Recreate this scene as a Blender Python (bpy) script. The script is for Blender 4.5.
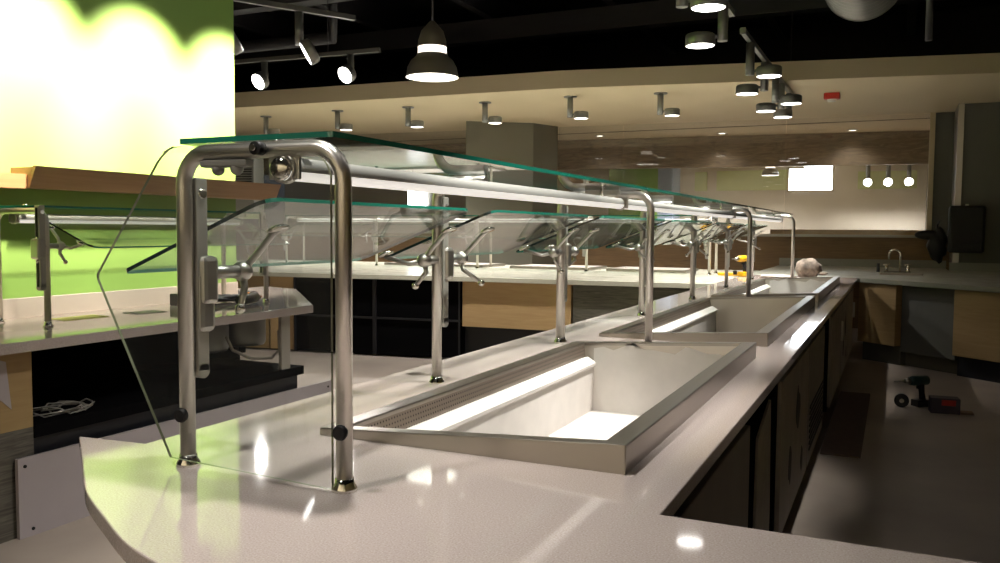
import bpy, bmesh, math, random
from mathutils import Vector, Matrix
random.seed(7)
scene = bpy.context.scene
for o in list(bpy.data.objects): bpy.data.objects.remove(o)
COL = scene.collection
PI = math.pi
DROP = -0.07          # everything below is written with the floor at z = 0.07 and shifted down at the end
FLOOR = 0.07

# ------------------------------------------------------------------ camera
F_PX = 850.0
yaw, pitch, roll = math.radians(24.9), math.radians(3.5), math.radians(0.4)
fw = Vector((-math.sin(yaw)*math.cos(pitch), math.cos(yaw)*math.cos(pitch), -math.sin(pitch)))
r0 = Vector((math.cos(yaw), math.sin(yaw), 0)); u0 = r0.cross(fw)
rt = r0*math.cos(roll) + u0*math.sin(roll); up = -r0*math.sin(roll) + u0*math.cos(roll)
cam_data = bpy.data.cameras.new('camera'); cam = bpy.data.objects.new('camera', cam_data); COL.objects.link(cam)
cam.matrix_world = Matrix(((rt.x, up.x, -fw.x, 0), (rt.y, up.y, -fw.y, 0), (rt.z, up.z, -fw.z, 1.36+DROP), (0, 0, 0, 1)))
cam_data.sensor_width = 36; cam_data.lens = F_PX/1000*36; cam_data.clip_start = .05; cam_data.clip_end = 100
scene.camera = cam
# ------------------------------------------------------------------ world and exposure
w = bpy.data.worlds.new('world'); scene.world = w; w.use_nodes = True
w.node_tree.nodes['Background'].inputs[0].default_value = (.55, .6, .7, 1)
w.node_tree.nodes['Background'].inputs[1].default_value = .05
scene.view_settings.view_transform = 'Standard'; scene.view_settings.look = 'None'
scene.view_settings.exposure = 0.15; scene.view_settings.gamma = 1; scene.view_settings.use_curve_mapping = False
scene.cycles.transparent_max_bounces = 48; scene.cycles.max_bounces = 8; scene.cycles.use_denoising = True
scene.cycles.glossy_bounces = 5; scene.cycles.sample_clamp_indirect = 4.0; scene.cycles.caustics_reflective = False
LAMP = 1.0            # master strength of the electric lamps

# ------------------------------------------------------------------ materials
def srgb(r, g, b):
    f = lambda c: (c/255/12.92) if c/255 <= .04045 else ((c/255+.055)/1.055)**2.4
    return (f(r), f(g), f(b), 1)
def new_mat(name):
    m = bpy.data.materials.new(name); m.use_nodes = True
    return m, m.node_tree, m.node_tree.nodes['Principled BSDF']
def plain(name, col, rough=.5, metal=0, spec=.5, noise=0, nscale=8, bump=0):
    m, t, p = new_mat(name)
    p.inputs['Base Color'].default_value = col; p.inputs['Roughness'].default_value = rough
    p.inputs['Metallic'].default_value = metal; p.inputs['Specular IOR Level'].default_value = spec
    if noise or bump:
        tc = t.nodes.new('ShaderNodeTexCoord'); n = t.nodes.new('ShaderNodeTexNoise')
        n.inputs['Scale'].default_value = nscale; n.inputs['Detail'].default_value = 5
        t.links.new(tc.outputs['Object'], n.inputs['Vector'])
        if noise:
            r = t.nodes.new('ShaderNodeValToRGB')
            r.color_ramp.elements[0].position = .3; r.color_ramp.elements[1].position = .7
            r.color_ramp.elements[0].color = tuple(c*(1-noise) for c in col[:3])+(1,)
            r.color_ramp.elements[1].color = tuple(min(1, c*(1+noise)) for c in col[:3])+(1,)
            t.links.new(n.outputs['Fac'], r.inputs['Fac']); t.links.new(r.outputs['Color'], p.inputs['Base Color'])
        if bump:
            b = t.nodes.new('ShaderNodeBump'); b.inputs['Strength'].default_value = bump; b.inputs['Distance'].default_value = .01
            t.links.new(n.outputs['Fac'], b.inputs['Height']); t.links.new(b.outputs['Normal'], p.inputs['Normal'])
    return m
def emit(name, col, s):
    m, t, p = new_mat(name)
    p.inputs['Base Color'].default_value = (0.8, .8, .8, 1)
    p.inputs['Emission Color'].default_value = col; p.inputs['Emission Strength'].default_value = s
    return m
def brushed(name, col, rough=.3, axis='Z', amount=.03):
    m, t, p = new_mat(name)
    p.inputs['Metallic'].default_value = 1; p.inputs['Base Color'].default_value = col
    tc = t.nodes.new('ShaderNodeTexCoord'); mp = t.nodes.new('ShaderNodeMapping'); n = t.nodes.new('ShaderNodeTexNoise')
    sc = [220, 220, 220]; sc['XYZ'.index(axis)] = 3
    mp.inputs['Scale'].default_value = sc; n.inputs['Scale'].default_value = 1; n.inputs['Detail'].default_value = 3
    t.links.new(tc.outputs['Object'], mp.inputs['Vector']); t.links.new(mp.outputs['Vector'], n.inputs['Vector'])
    mr = t.nodes.new('ShaderNodeMapRange'); mr.inputs['To Min'].default_value = rough-amount; mr.inputs['To Max'].default_value = rough+amount
    t.links.new(n.outputs['Fac'], mr.inputs['Value']); t.links.new(mr.outputs['Result'], p.inputs['Roughness'])
    return m
def wood(name, c1, c2, scale=(1, 12, 12), rough=.45, detail=4, dist=2.0):
    m, t, p = new_mat(name)
    tc = t.nodes.new('ShaderNodeTexCoord'); mp = t.nodes.new('ShaderNodeMapping'); n = t.nodes.new('ShaderNodeTexNoise')
    mp.inputs['Scale'].default_value = scale; n.inputs['Scale'].default_value = 2; n.inputs['Detail'].default_value = detail
    n.inputs['Distortion'].default_value = dist
    t.links.new(tc.outputs['Object'], mp.inputs['Vector']); t.links.new(mp.outputs['Vector'], n.inputs['Vector'])
    r = t.nodes.new('ShaderNodeValToRGB'); r.color_ramp.elements[0].position = .3; r.color_ramp.elements[1].position = .7
    r.color_ramp.elements[0].color = c1; r.color_ramp.elements[1].color = c2
    t.links.new(n.outputs['Fac'], r.inputs['Fac']); t.links.new(r.outputs['Color'], p.inputs['Base Color'])
    p.inputs['Roughness'].default_value = rough
    return m
def quartz(name, col, dark, light, rough=.1, coat=0):
    m, t, p = new_mat(name)
    tc = t.nodes.new('ShaderNodeTexCoord'); n = t.nodes.new('ShaderNodeTexNoise'); n.inputs['Scale'].default_value = 330
    n.inputs['Detail'].default_value = 2
    t.links.new(tc.outputs['Object'], n.inputs['Vector'])
    r = t.nodes.new('ShaderNodeValToRGB'); e = r.color_ramp.elements
    e[0].position = .36; e[0].color = dark; e[1].position = .66; e[1].color = light
    a = e.new(.45); a.color = col; b = e.new(.57); b.color = col
    t.links.new(n.outputs['Fac'], r.inputs['Fac']); t.links.new(r.outputs['Color'], p.inputs['Base Color'])
    n2 = t.nodes.new('ShaderNodeTexNoise'); n2.inputs['Scale'].default_value = 6; n2.inputs['Detail'].default_value = 4
    t.links.new(tc.outputs['Object'], n2.inputs['Vector'])
    mr = t.nodes.new('ShaderNodeMapRange'); mr.inputs['To Min'].default_value = rough*.55; mr.inputs['To Max'].default_value = rough*1.6
    t.links.new(n2.outputs['Fac'], mr.inputs['Value']); t.links.new(mr.outputs['Result'], p.inputs['Roughness'])
    p.inputs['Specular IOR Level'].default_value = .62
    p.inputs['Coat Weight'].default_value = coat; p.inputs['Coat Roughness'].default_value = .03
    return m
def clear_glass(name, tint=(.93, .97, .95), haze=.0):
    # thin clear pane: Schlick reflection over a tinted transparent body, smudges as a faint diffuse film
    m, t, p = new_mat(name); t.nodes.remove(p); out = t.nodes['Material Output']
    g = t.nodes.new('ShaderNodeNewGeometry'); d = t.nodes.new('ShaderNodeVectorMath'); d.operation = 'DOT_PRODUCT'
    t.links.new(g.outputs['Normal'], d.inputs[0]); t.links.new(g.outputs['Incoming'], d.inputs[1])
    def M(op, a, b=None):
        n = t.nodes.new('ShaderNodeMath'); n.operation = op
        for i, v in enumerate((a, b)):
            if v is None: continue
            if isinstance(v, (int, float)): n.inputs[i].default_value = v
            else: t.links.new(v, n.inputs[i])
        return n.outputs[0]
    a = M('ABSOLUTE', d.outputs['Value']); s = M('SUBTRACT', 1.0, a); pw = M('POWER', s, 5.0)
    f = M('ADD', M('MULTIPLY', pw, .95), .045)
    tr = t.nodes.new('ShaderNodeBsdfTransparent'); tr.inputs['Color'].default_value = tuple(tint)+(1,)
    gl = t.nodes.new('ShaderNodeBsdfGlossy'); gl.inputs['Roughness'].default_value = .015
    body = tr.outputs[0]
    if haze:
        df = t.nodes.new('ShaderNodeBsdfDiffuse'); df.inputs['Color'].default_value = (.75, .78, .76, 1)
        tc = t.nodes.new('ShaderNodeTexCoord'); n = t.nodes.new('ShaderNodeTexNoise'); n.inputs['Scale'].default_value = 5; n.inputs['Detail'].default_value = 6
        t.links.new(tc.outputs['Object'], n.inputs['Vector'])
        h = M('MULTIPLY', n.outputs['Fac'], haze*2)
        mx = t.nodes.new('ShaderNodeMixShader'); t.links.new(h, mx.inputs[0]); t.links.new(body, mx.inputs[1]); t.links.new(df.outputs[0], mx.inputs[2]); body = mx.outputs[0]
    mx = t.nodes.new('ShaderNodeMixShader'); t.links.new(f, mx.inputs[0]); t.links.new(body, mx.inputs[1]); t.links.new(gl.outputs[0], mx.inputs[2])
    t.links.new(mx.outputs[0], out.inputs['Surface'])
    return m

M = {}
M['quartz'] = quartz('island_quartz', srgb(186, 173, 167), srgb(172, 158, 152), srgb(199, 188, 182), .05, coat=0)
M['quartz_pale'] = quartz('pale_quartz', srgb(205, 203, 186), srgb(186, 184, 168), srgb(220, 218, 204), .16)
M['quartz_grey'] = quartz('grey_quartz', srgb(132, 132, 120), srgb(122, 122, 110), srgb(142, 142, 130), .5)
M['steel'] = brushed('brushed_steel', srgb(204, 198, 190), .33, 'Z')
M['steel_x'] = brushed('brushed_steel_flat', srgb(160, 154, 146), .3, 'X')
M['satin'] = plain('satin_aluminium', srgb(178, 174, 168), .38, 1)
M['extrusion'] = plain('slotted_aluminium', srgb(176, 172, 164), .45, .5)
M['tubegrey'] = plain('anodised_tube', srgb(186, 182, 178), .5, .35)
M['chrome'] = plain('chrome', srgb(215, 212, 205), .08, 1)
M['darksteel'] = plain('dark_steel_panel', srgb(128, 122, 118), .42, .15, noise=.12, nscale=3)
M['film'] = plain('white_protective_film', srgb(230, 224, 218), .35, noise=.05, nscale=12, bump=.12)
M['tub'] = plain('pressed_steel_tub', srgb(200, 192, 182), .42, .85, noise=.06, nscale=4)
M['vent'] = None
M['diffuser'] = emit('lamp_diffuser', (1, .93, .85, 1), .6)
M['glass'] = clear_glass('guard_glass', (.955, .985, .972), .004)
M['end_glass'] = clear_glass('end_panel_glass', (.975, .985, .98), .006)
M['window_glass'] = clear_glass('partition_glass', (.95, .955, .95), .03)
M['edge'] = plain('green_glass_edge', srgb(24, 104, 86), .12, spec=.8)
M['edge_dark'] = plain('dark_glass_edge', srgb(16, 40, 38), .12, spec=.8)
M['edge_clear'] = plain('pale_glass_edge', srgb(120, 125, 100), .2, spec=.8)
M['green'] = plain('green_paint', (.2, .33, .08, 1), .55, spec=.25)
M['beige'] = plain('beige_paint', srgb(194, 180, 150), .6, spec=.3)
M['farwall'] = plain('pale_grey_beige_paint', srgb(212, 204, 190), .6, spec=.3)
M['cream'] = plain('cream_ceiling_paint', srgb(228, 212, 180), .6, spec=.3)
M['black'] = plain('black_ceiling_paint', srgb(22, 22, 27), .8)
M['black2'] = plain('black_duct_paint', srgb(58, 57, 62), .7)
M['void'] = plain('black_laminate', srgb(5, 5, 7), .8, 0, .08)
M['column'] = plain('grey_column_paint', srgb(98, 96, 84), .6)
M['column_dark'] = plain('dark_grey_column_paint', srgb(88, 88, 82), .6)
M['walnut'] = wood('brown_wood_panel', srgb(104, 80, 52), srgb(126, 100, 68), (1, 1, 18), .5)
M['bulkhead'] = wood('grained_brown_bulkhead', srgb(118, 100, 80), srgb(158, 138, 112), (1, 1, 6), .5, 5, 3)
M['maple'] = wood('pale_maple_laminate', srgb(186, 154, 108), srgb(196, 166, 120), (1, 1, 14), .5)
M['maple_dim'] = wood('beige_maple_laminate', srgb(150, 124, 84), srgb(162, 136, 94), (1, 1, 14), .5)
M['pine'] = wood('pale_shelf_wood', srgb(158, 116, 78), srgb(170, 128, 90), (12, .6, 14), .5)
M['zebra'] = wood('dark_striated_laminate', srgb(62, 58, 52), srgb(108, 104, 94), (1, 1, 16), .5, 6, 4)
M['kick'] = plain('black_toe_kick', srgb(16, 17, 24), .5)
M['board'] = plain('mauve_white_board', srgb(166, 158, 160), .5, noise=.03, nscale=5)
M['lampgrey'] = plain('grey_lamp_housing', srgb(140, 140, 138), .4, .5)
M['pendant'] = plain('dark_grey_pendant_shade', srgb(140, 136, 126), .4, .1)
M['lens'] = emit('lamp_lens', (1, .97, .92, 1), 9)
M['lens_dim'] = emit('lamp_lens_warm', (1, .93, .8, 1), 5)
M['neck'] = emit('pendant_neck_glow', (1, .86, .72, 1), 2.2)
M['shadein'] = emit('pendant_shade_inside', (1, .93, .8, 1), 2.5)
M['daylight'] = emit('daylight_window', (.86, .93, 1, 1), 9)
M['daylight_soft'] = emit('soft_daylight', (.97, .97, 1, 1), 2.2)
M['palegreen'] = plain('pale_green_paint', srgb(196, 206, 150), .6)
M['bluegrey'] = plain('blue_grey_paint', srgb(150, 164, 186), .6)
M['white'] = plain('white_plastic', srgb(225, 222, 215), .4)
M['paper'] = plain('crumpled_white_cloth', srgb(214, 205, 192), .8, noise=.1, nscale=30, bump=.4)
M['cap'] = plain('mottled_grey_fabric', srgb(128, 116, 104), .9, noise=.5, nscale=20, bump=.3)
M['blackplastic'] = plain('black_plastic', srgb(24, 24, 28), .3)
M['rubber'] = plain('black_rubber', srgb(24, 23, 24), .5, 0, .25)
M['yellow'] = plain('yellow_plastic', srgb(240, 182, 16), .4)
M['red'] = plain('red_plastic', srgb(176, 34, 24), .4)
M['teal'] = plain('teal_green_plastic', srgb(30, 62, 58), .4)
M['maroon'] = plain('maroon_vinyl', srgb(84, 24, 30), .45)
M['kraft'] = plain('brown_cardboard', srgb(128, 104, 84), .8)
M['copper'] = plain('brass_fitting', srgb(220, 140, 50), .25, 1)
M['mat'] = plain('dark_brown_mat', srgb(104, 86, 76), .85, noise=.1, nscale=30)
M['blueprint'] = plain('dark_printed_label', srgb(54, 46, 60), .5)
M['yellowpaper'] = plain('yellow_paper', srgb(200, 190, 120), .8)
# concrete floor
def concrete():
    m, t, p = new_mat('polished_concrete')
    tc = t.nodes.new('ShaderNodeTexCoord'); n = t.nodes.new('ShaderNodeTexNoise'); n.inputs['Scale'].default_value = 1.3; n.inputs['Detail'].default_value = 8
    t.links.new(tc.outputs['Object'], n.inputs['Vector'])
    r = t.nodes.new('ShaderNodeValToRGB'); r.color_ramp.elements[0].position = .3; r.color_ramp.elements[1].position = .75
    r.color_ramp.elements[0].color = srgb(146, 134, 124); r.color_ramp.elements[1].color = srgb(176, 164, 152)
    t.links.new(n.outputs['Fac'], r.inputs['Fac']); t.links.new(r.outputs['Color'], p.inputs['Base Color'])
    p.inputs['Roughness'].default_value = .5; p.inputs['Specular IOR Level'].default_value = .3
    return m
M['floor'] = concrete()
def vent_mat():
    m, t, p = new_mat('perforated_steel')
    p.inputs['Metallic'].default_value = .8; p.inputs['Roughness'].default_value = .4
    tc = t.nodes.new('ShaderNodeTexCoord'); mp = t.nodes.new('ShaderNodeMapping'); mp.inputs['Scale'].default_value = (0, 80, 80)
    v = t.nodes.new('ShaderNodeTexVoronoi'); v.inputs['Scale'].default_value = 1; v.inputs['Randomness'].default_value = 0
    t.links.new(tc.outputs['Object'], mp.inputs['Vector']); t.links.new(mp.outputs['Vector'], v.inputs['Vector'])
    r = t.nodes.new('ShaderNodeValToRGB'); r.color_ramp.elements[0].position = .16; r.color_ramp.elements[1].position = .24
    r.color_ramp.elements[0].color = srgb(50, 44, 40); r.color_ramp.elements[1].color = srgb(138, 126, 116)
    t.links.new(v.outputs['Distance'], r.inputs['Fac']); t.links.new(r.outputs['Color'], p.inputs['Base Color'])
    return m
M['vent'] = vent_mat()

# ------------------------------------------------------------------ mesh helpers
class MB:
    def __init__(s): s.bm = bmesh.new(); s.mats = []
    def mi(s, m):
        if m is None: return 0
        if m not in s.mats: s.mats.append(m)
        return s.mats.index(m)
    def _add(s, verts, faces, m, smooth=False):
        vs = [s.bm.verts.new(v) for v in verts]; i = s.mi(m); out = []
        for f in faces:
            try: fc = s.bm.faces.new([vs[k] for k in f])
            except ValueError: continue
            fc.material_index = i; fc.smooth = smooth; out.append(fc)
        return out
    def box(s, x0, x1, y0, y1, z0, z1, m=None, bev=0, mat4=None):
        x0, x1 = min(x0, x1), max(x0, x1); y0, y1 = min(y0, y1), max(y0, y1); z0, z1 = min(z0, z1), max(z0, z1)
        c = [Vector((x, y, z)) for z in (z0, z1) for y in (y0, y1) for x in (x0, x1)]
        if mat4 is not None: c = [mat4 @ v for v in c]
        f = s._add(c, [(0, 2, 3, 1), (4, 5, 7, 6), (0, 1, 5, 4), (2, 6, 7, 3), (0, 4, 6, 2), (1, 3, 7, 5)], m)
        if bev:
            es = {e for q in f for e in q.edges}
            mi = s.mi(m)
            r = bmesh.ops.bevel(s.bm, geom=list(es), offset=bev, segments=2, affect='EDGES', profile=.5)
            for q in r['faces']: q.material_index = mi
        return s
    def prism(s, pts, z0, z1, m=None, edge=None, axis='Z', bev=0):
        # polygon pts in the plane across axis, extruded z0..z1 (edge: other material for the rim faces)
        def V(a, b, c):
            return {'Z': (a, b, c), 'Y': (a, c, b), 'X': (c, a, b)}[axis]
        n = len(pts)
        f = s._add([V(a, b, z0) for a, b in pts] + [V(a, b, z1) for a, b in pts],
               [tuple(range(n-1, -1, -1)), tuple(range(n, 2*n))], m)
        # side faces
        allv = [v for q in f for v in q.verts]
        lo = list(f[0].verts)[::-1]; hi = list(f[1].verts); k = s.mi(edge if edge else m)
        fs = list(f)
        for i in range(n):
            q = s.bm.faces.new((lo[i], lo[(i+1) % n], hi[(i+1) % n], hi[i])); q.material_index = k; fs.append(q)
        bmesh.ops.recalc_face_normals(s.bm, faces=fs)
        return s
    def tube(s, pts, r, m=None, n=14, cap=True, smooth=True):
        pts = [Vector(p) for p in pts]; rs = r if isinstance(r, (list, tuple)) else [r]*len(pts)
        rings = []; prev = None
        for i, p in enumerate(pts):
            d = (pts[min(i+1, len(pts)-1)] - pts[max(i-1, 0)]).normalized()
            if prev is None:
                a = d.orthogonal().normalized()
            else:
                a = (prev - d*prev.dot(d)).normalized()
            prev = a; b = d.cross(a)
            rings.append([p + (a*math.cos(2*PI*k/n) + b*math.sin(2*PI*k/n))*rs[i] for k in range(n)])
        verts = [v for q in rings for v in q]; faces = []
        for i in range(len(pts)-1):
            for k in range(n):
                faces.append((i*n+k, i*n+(k+1) % n, (i+1)*n+(k+1) % n, (i+1)*n+k))
        f = s._add(verts, faces, m, smooth)
        if cap and rs[0] > 1e-5:
            q = s.bm.faces.new([f[k].verts[0] for k in range(n)][::-1]); q.material_index = s.mi(m)
        if cap and rs[-1] > 1e-5:
            L = f[-n:]; q = s.bm.faces.new([L[k].verts[3] for k in range(n)]); q.material_index = s.mi(m)
        return s
    def cyl(s, c, r, h, m=None, n=24, axis=(0, 0, 1)):
        a = Vector(axis).normalized(); return s.tube([Vector(c), Vector(c)+a*h], r, m, n)
    def lathe(s, prof, m=None, n=32, c=(0, 0, 0), mat4=None):
        verts = []; faces = []; c = Vector(c)
        for (r, z) in prof:
            for k in range(n):
                v = Vector((r*math.cos(2*PI*k/n), r*math.sin(2*PI*k/n), z))
                if mat4 is not None: v = mat4 @ v
                verts.append(v+c)
        for i in range(len(prof)-1):
            for k in range(n):
                faces.append((i*n+k, i*n+(k+1) % n, (i+1)*n+(k+1) % n, (i+1)*n+k))
        s._add(verts, faces, m, True); return s
    def sphere(s, c, r, m=None, sc=(1, 1, 1), seg=20, rings=12, fn=None):
        verts = []; faces = []
        for i in range(rings+1):
            th = PI*i/rings
            for k in range(seg):
                ph = 2*PI*k/seg
                v = Vector((math.sin(th)*math.cos(ph), math.sin(th)*math.sin(ph), math.cos(th)))
                k2 = fn(v) if fn else 1
                verts.append(Vector((v.x*sc[0], v.y*sc[1], v.z*sc[2]))*r*k2 + Vector(c))
        for i in range(rings):
            for k in range(seg):
                faces.append((i*seg+k, (i+1)*seg+k, (i+1)*seg+(k+1) % seg, i*seg+(k+1) % seg))
        s._add(verts, faces, m, True); bmesh.ops.remove_doubles(s.bm, verts=s.bm.verts[:], dist=1e-6); return s
    def build(s, name, m=None, parent=None, sharp=True):
        me = bpy.data.meshes.new(name); s.bm.normal_update(); s.bm.to_mesh(me); s.bm.free()
        for q in ([m] if m and not s.mats else s.mats or [m]): me.materials.append(q)
        o = bpy.data.objects.new(name, me); COL.objects.link(o)
        if parent is not None: o.parent = parent
        return o
def tag(o, label, cat, group=None, kind=None):
    o['label'] = label; o['category'] = cat
    if group: o['group'] = group
    if kind: o['kind'] = kind
    return o
def empty(name, loc, rz=0, label=None, cat=None, group=None):
    o = bpy.data.objects.new(name, None); COL.objects.link(o); o.location = loc; o.rotation_euler = (0, 0, rz)
    o.empty_display_size = .1
    if label: tag(o, label, cat, group)
    return o
def struct(name, mb, m):
    o = mb.build(name, m); o['kind'] = 'structure'; return o
def kids(o): return [c for c in bpy.data.objects if c.parent == o]
def copy_tree(o, parent=None):
    c = o.copy(); COL.objects.link(c); c.parent = parent
    for ch in kids(o): copy_tree(ch, c)
    return c
def arc(c, r, a0, a1, n, plane='XZ'):
    out = []
    for i in range(n+1):
        a = a0+(a1-a0)*i/n
        if plane == 'XZ': out.append(Vector((c[0]+r*math.cos(a), c[1], c[2]+r*math.sin(a))))
        elif plane == 'YZ': out.append(Vector((c[0], c[1]+r*math.cos(a), c[2]+r*math.sin(a))))
        else: out.append(Vector((c[0]+r*math.cos(a), c[1]+r*math.sin(a), c[2])))
    return out
def area_lamp(name, loc, size, power, parent, col=(1, .955, .895), spread=100, direction=(0, 0, -1)):
    L = bpy.data.lights.new(name, 'SPOT'); L.shadow_soft_size = min(.035, size*.3); L.energy = power*LAMP; L.color = col
    L.spot_size = math.radians(spread); L.spot_blend = .7
    o = bpy.data.objects.new(name, L); COL.objects.link(o); o.parent = parent; o.location = loc
    o.rotation_euler = Vector(direction).to_track_quat('-Z', 'Y').to_euler()
    return o

# ================================================================== SETTING
struct('floor', MB().box(-13, 5, -4, 17, FLOOR-.1, FLOOR), M['floor'])
struct('ceiling', MB().box(-13, 5, -4, 13, 4.3, 4.4), M['black'])
struct('wall_right', MB().box(4.6, 4.75, -4, 13, FLOOR, 4.3), M['beige'])
struct('wall_front', MB().box(-13, 4.75, -4.15, -4, FLOOR, 4.3), M['beige'])
struct('wall_far_left', MB().box(-13.1, -13, -4, 13, FLOOR, 4.3), M['column_dark'])
struct('wall_left', MB().box(-4.3, -4.0, 1.0, 4.42, FLOOR, 4.3), M['green'])
struct('wall_left_near', MB().box(-4.3, -4.0, -4, 1.0, FLOOR, 4.3), M['column_dark'])
# soffit slab over the back bar
sof = [(-13, 8.45), (-7.75, 8.58), (-3.36, 8.77), (.87, 9.55), (4.6, 10.2), (4.6, 12.9), (-13, 12.9)]
struct('ceiling_soffit', MB().prism(sof, 2.9, 3.09, M['cream']), None)
struct('wall_upper', MB().box(-13, 4.6, 12.9, 13, 2.9, 4.3), M['black'])
# back wall in its own slightly turned frame
bw = lambda s, d=0: (s, 12.345+.083*s+d)
def bwall(mb, s0, s1, d0, d1, z0, z1, m):
    return mb.prism([bw(s0, d0), bw(s1, d0), bw(s1, d1), bw(s0, d1)], z0, z1, m)
struct('wall_back_dado', bwall(MB(), -12.9, 4.6, 0, .12, FLOOR, 1.3, M['walnut']), None)
struct('trim_1', bwall(MB(), -12.9, .62, -.05, .2, 1.29, 1.325, M['extrusion']), None)
struct('trim_2', bwall(MB(), .36, .42, -.03, .12, 1.325, 2.9, M['beige']), None)
struct('wall_back_pier', bwall(MB(), .42, 4.6, 0, .14, 1.3, 2.9, M['column_dark']), None)
wj = [(-12.8, -9.6), (-9.6, -7.45), (-7.45, -5.6), (-4.63, -3.65), (-3.65, -1.4), (-1.4, .36)]
for i, (a, b) in enumerate(wj):
    o = bwall(MB(), a+.006, b-.006, .05, .062, 1.325, 2.895, M['window_glass']).build('window_%d' % (i+1), None); o['kind'] = 'structure'
# centre and right columns
c1 = struct('wall_column_centre', MB().prism([(-5.6, 10.88), (-4.8, 11.45), (-4.62, 11.97), (-5.5, 12.0)], FLOOR, 2.9, M['column']), None)
c2 = struct('wall_column_right', MB().box(.655, 2.6, 11.65, 12.35, FLOOR, 2.9), M['column_dark'])

struct('trim_lit_edge_side', MB().box(.635, .655, 11.64, 12.35, .98, 2.9), M['satin'])  # pale metal strips added in place of the column's daylit edge
struct('trim_lit_edge_front', MB().box(.635, .70, 11.625, 11.65, .98, 2.9), M['satin'])
# room built behind the partition glass, partly as geometry for reflections in it
struct('wall_far', MB().box(-13, 4.6, 16, 16.1, FLOOR, 3.1), M['farwall'])
struct('ceiling_far', MB().box(-13, 4.6, 12.9, 16.1, 2.9, 3.0), M['cream'])
struct('trim_3', MB().prism([(-12.9, 13.2), (-5.5, 13.8), (.6, 14.5), (.6, 14.62), (-5.5, 13.92), (-12.9, 13.32)], 2.4, 2.9, M['bulkhead']), None)
struct('trim_4', MB().box(.45, 1.2, 15.2, 16, FLOOR, 2.73), M['column_dark'])
struct('wall_far_side', MB().box(4.6, 4.7, 12.9, 16.1, FLOOR, 3.1), M['beige'])
g = empty('green_partition', (-4.4, 15.6, FLOOR), 0, 'short green partition wall seen through the glass right of the centre column', 'partition')
MB().box(-.48, .45, -.3, .3, 0, 2.53, M['green']).build('panel', None, g)
MB().box(.45, .72, -.3, .3, 0, 2.45, M['bluegrey']).build('end_panel', None, g)
n = 0
for (a, b, z0, z1, lab) in [(-3.42, -3.2, 2.1, 2.45, 'narrow pale green wall panel, a reflection built beside the green partition behind the glass'),
                       (-3.02, -1.78, 2.1, 2.46, 'wide pale green wall panel, a reflection built left of the bright window behind the glass'),
                       (-.62, .3, 2.1, 2.4, 'pale green wall panel, a reflection built behind the three glowing spotlights at the right end')]:
    tag(MB().box(a, b, 15.95, 16, z0, z1, M['palegreen']).build('reflected_panel'), lab, 'wall panel')  # pale green panels built here in place of reflections in the glass
wn = empty('daylight_window', (-1.39, 15.97, 2.09), 0, 'bright white daylight window, a reflection built in the room behind the glass partition', 'window')
MB().prism([(-.36, 0), (.36, 0), (.36, .66), (-.1, .66), (-.1, .38), (-.36, .38)], -.02, .01, M['daylight'], axis='Y').build('bright_pane', None, wn)  # bright window placed behind the glass to serve as its reflection
fm = MB()
for q in [(-.39, -.36, -.03, .41), (.36, .39, -.03, .69), (-.39, .39, -.03, 0), (-.1, .39, .66, .69), (-.39, -.1, .38, .41)]:
    fm.box(q[0], q[1], -.03, .02, q[2], q[3], M['beige'])
fm.build('frame', None, wn)
wn2 = empty('small_window', (-9.4, 15.97, 1.85), 0, 'small bright window glimpsed behind the glass left of the centre column', 'window')
MB().box(-.22, .22, -.02, .01, 0, .42, M['daylight']).build('bright_pane', None, wn2)
MB().box(-.26, -.22, -.03, .02, -.04, .46, M['beige']).build('frame', None, wn2)
lg = empty('wooden_ledge', (-.6, 12.95, 1.3), 0, 'long pale wooden ledge just behind the partition glass', 'ledge')
MB().box(-1.05, .95, -.1, .5, -.04, .09, M['maple'], .006).build('board', None, lg)
MB().box(-1.05, .95, .4, .46, -1.23, -.04, M['maple']).build('front_panel', None, lg)

# dark ceiling steelwork
for i, x in enumerate([-9.5, -7.9, -6.3, -4.7, -3.1, -1.5, .1, 1.7]):
    tag(MB().box(x-.05, x+.05, -3.9, 12.8, 4.0, 4.3, M['black2']).build('ceiling_joist'), 'black steel ceiling joist running towards the back bar', 'joist', 'black steel joists under the dark ceiling')
for i, y in enumerate([5.0, 7.4, 9.8]):
    tag(MB().box(-12.8, 4.5, y-.09, y+.09, 3.72, 3.98, M['black2']).build('ceiling_beam'), 'black beam crossing below the ceiling joists', 'beam', 'black cross beams under the dark ceiling')
d = empty('spiral_duct', (-.36, 9.0, 3.75), 0, 'grey round spiral duct end hanging under the dark ceiling', 'duct')
dm = MB(); prof = []
yy = -3.5
while yy < 0:
    prof += [(.325, yy), (.325, yy+.085), (.35, yy+.095), (.35, yy+.115)]; yy += .125
rot = Matrix.Rotation(-PI/2, 4, 'X')
dm.lathe([(r, z) for r, z in prof] + [(.33, 0), (.0001, 0)], M['lampgrey'], 36, (0, 0, 0), rot)
dm.build('duct_body', None, d)
MB().lathe([(.35, -.02), (.36, 0), (.36, .04), (.33, .05), (.0001, .05)], M['lampgrey'], 36, (0, 0, 0), rot).build('end_collar', None, d)
h = MB()
h.box(-.02, .02, -1.02, -.98, .33, .55, M['black2']).build('hanger', None, d)
MB().box(-.02, .02, -2.62, -2.58, .33, .55, M['black2']).build('hanger', None, d)
tag(MB().tube([(.21, 8.5, 4.3), (.21, 8.5, 3.05)], .03, M['black2']).build('drop_pipe'), 'thin grey pipe hanging down beside the round duct', 'pipe')
tag(MB().tube([(-5.8, 8.0, 4.3), (-5.8, 8.0, 3.5), (-12, 8.0, 3.5)], .07, M['black2']).build('conduit'), 'black pipe bending under the dark ceiling above the left soffit', 'pipe')

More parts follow.
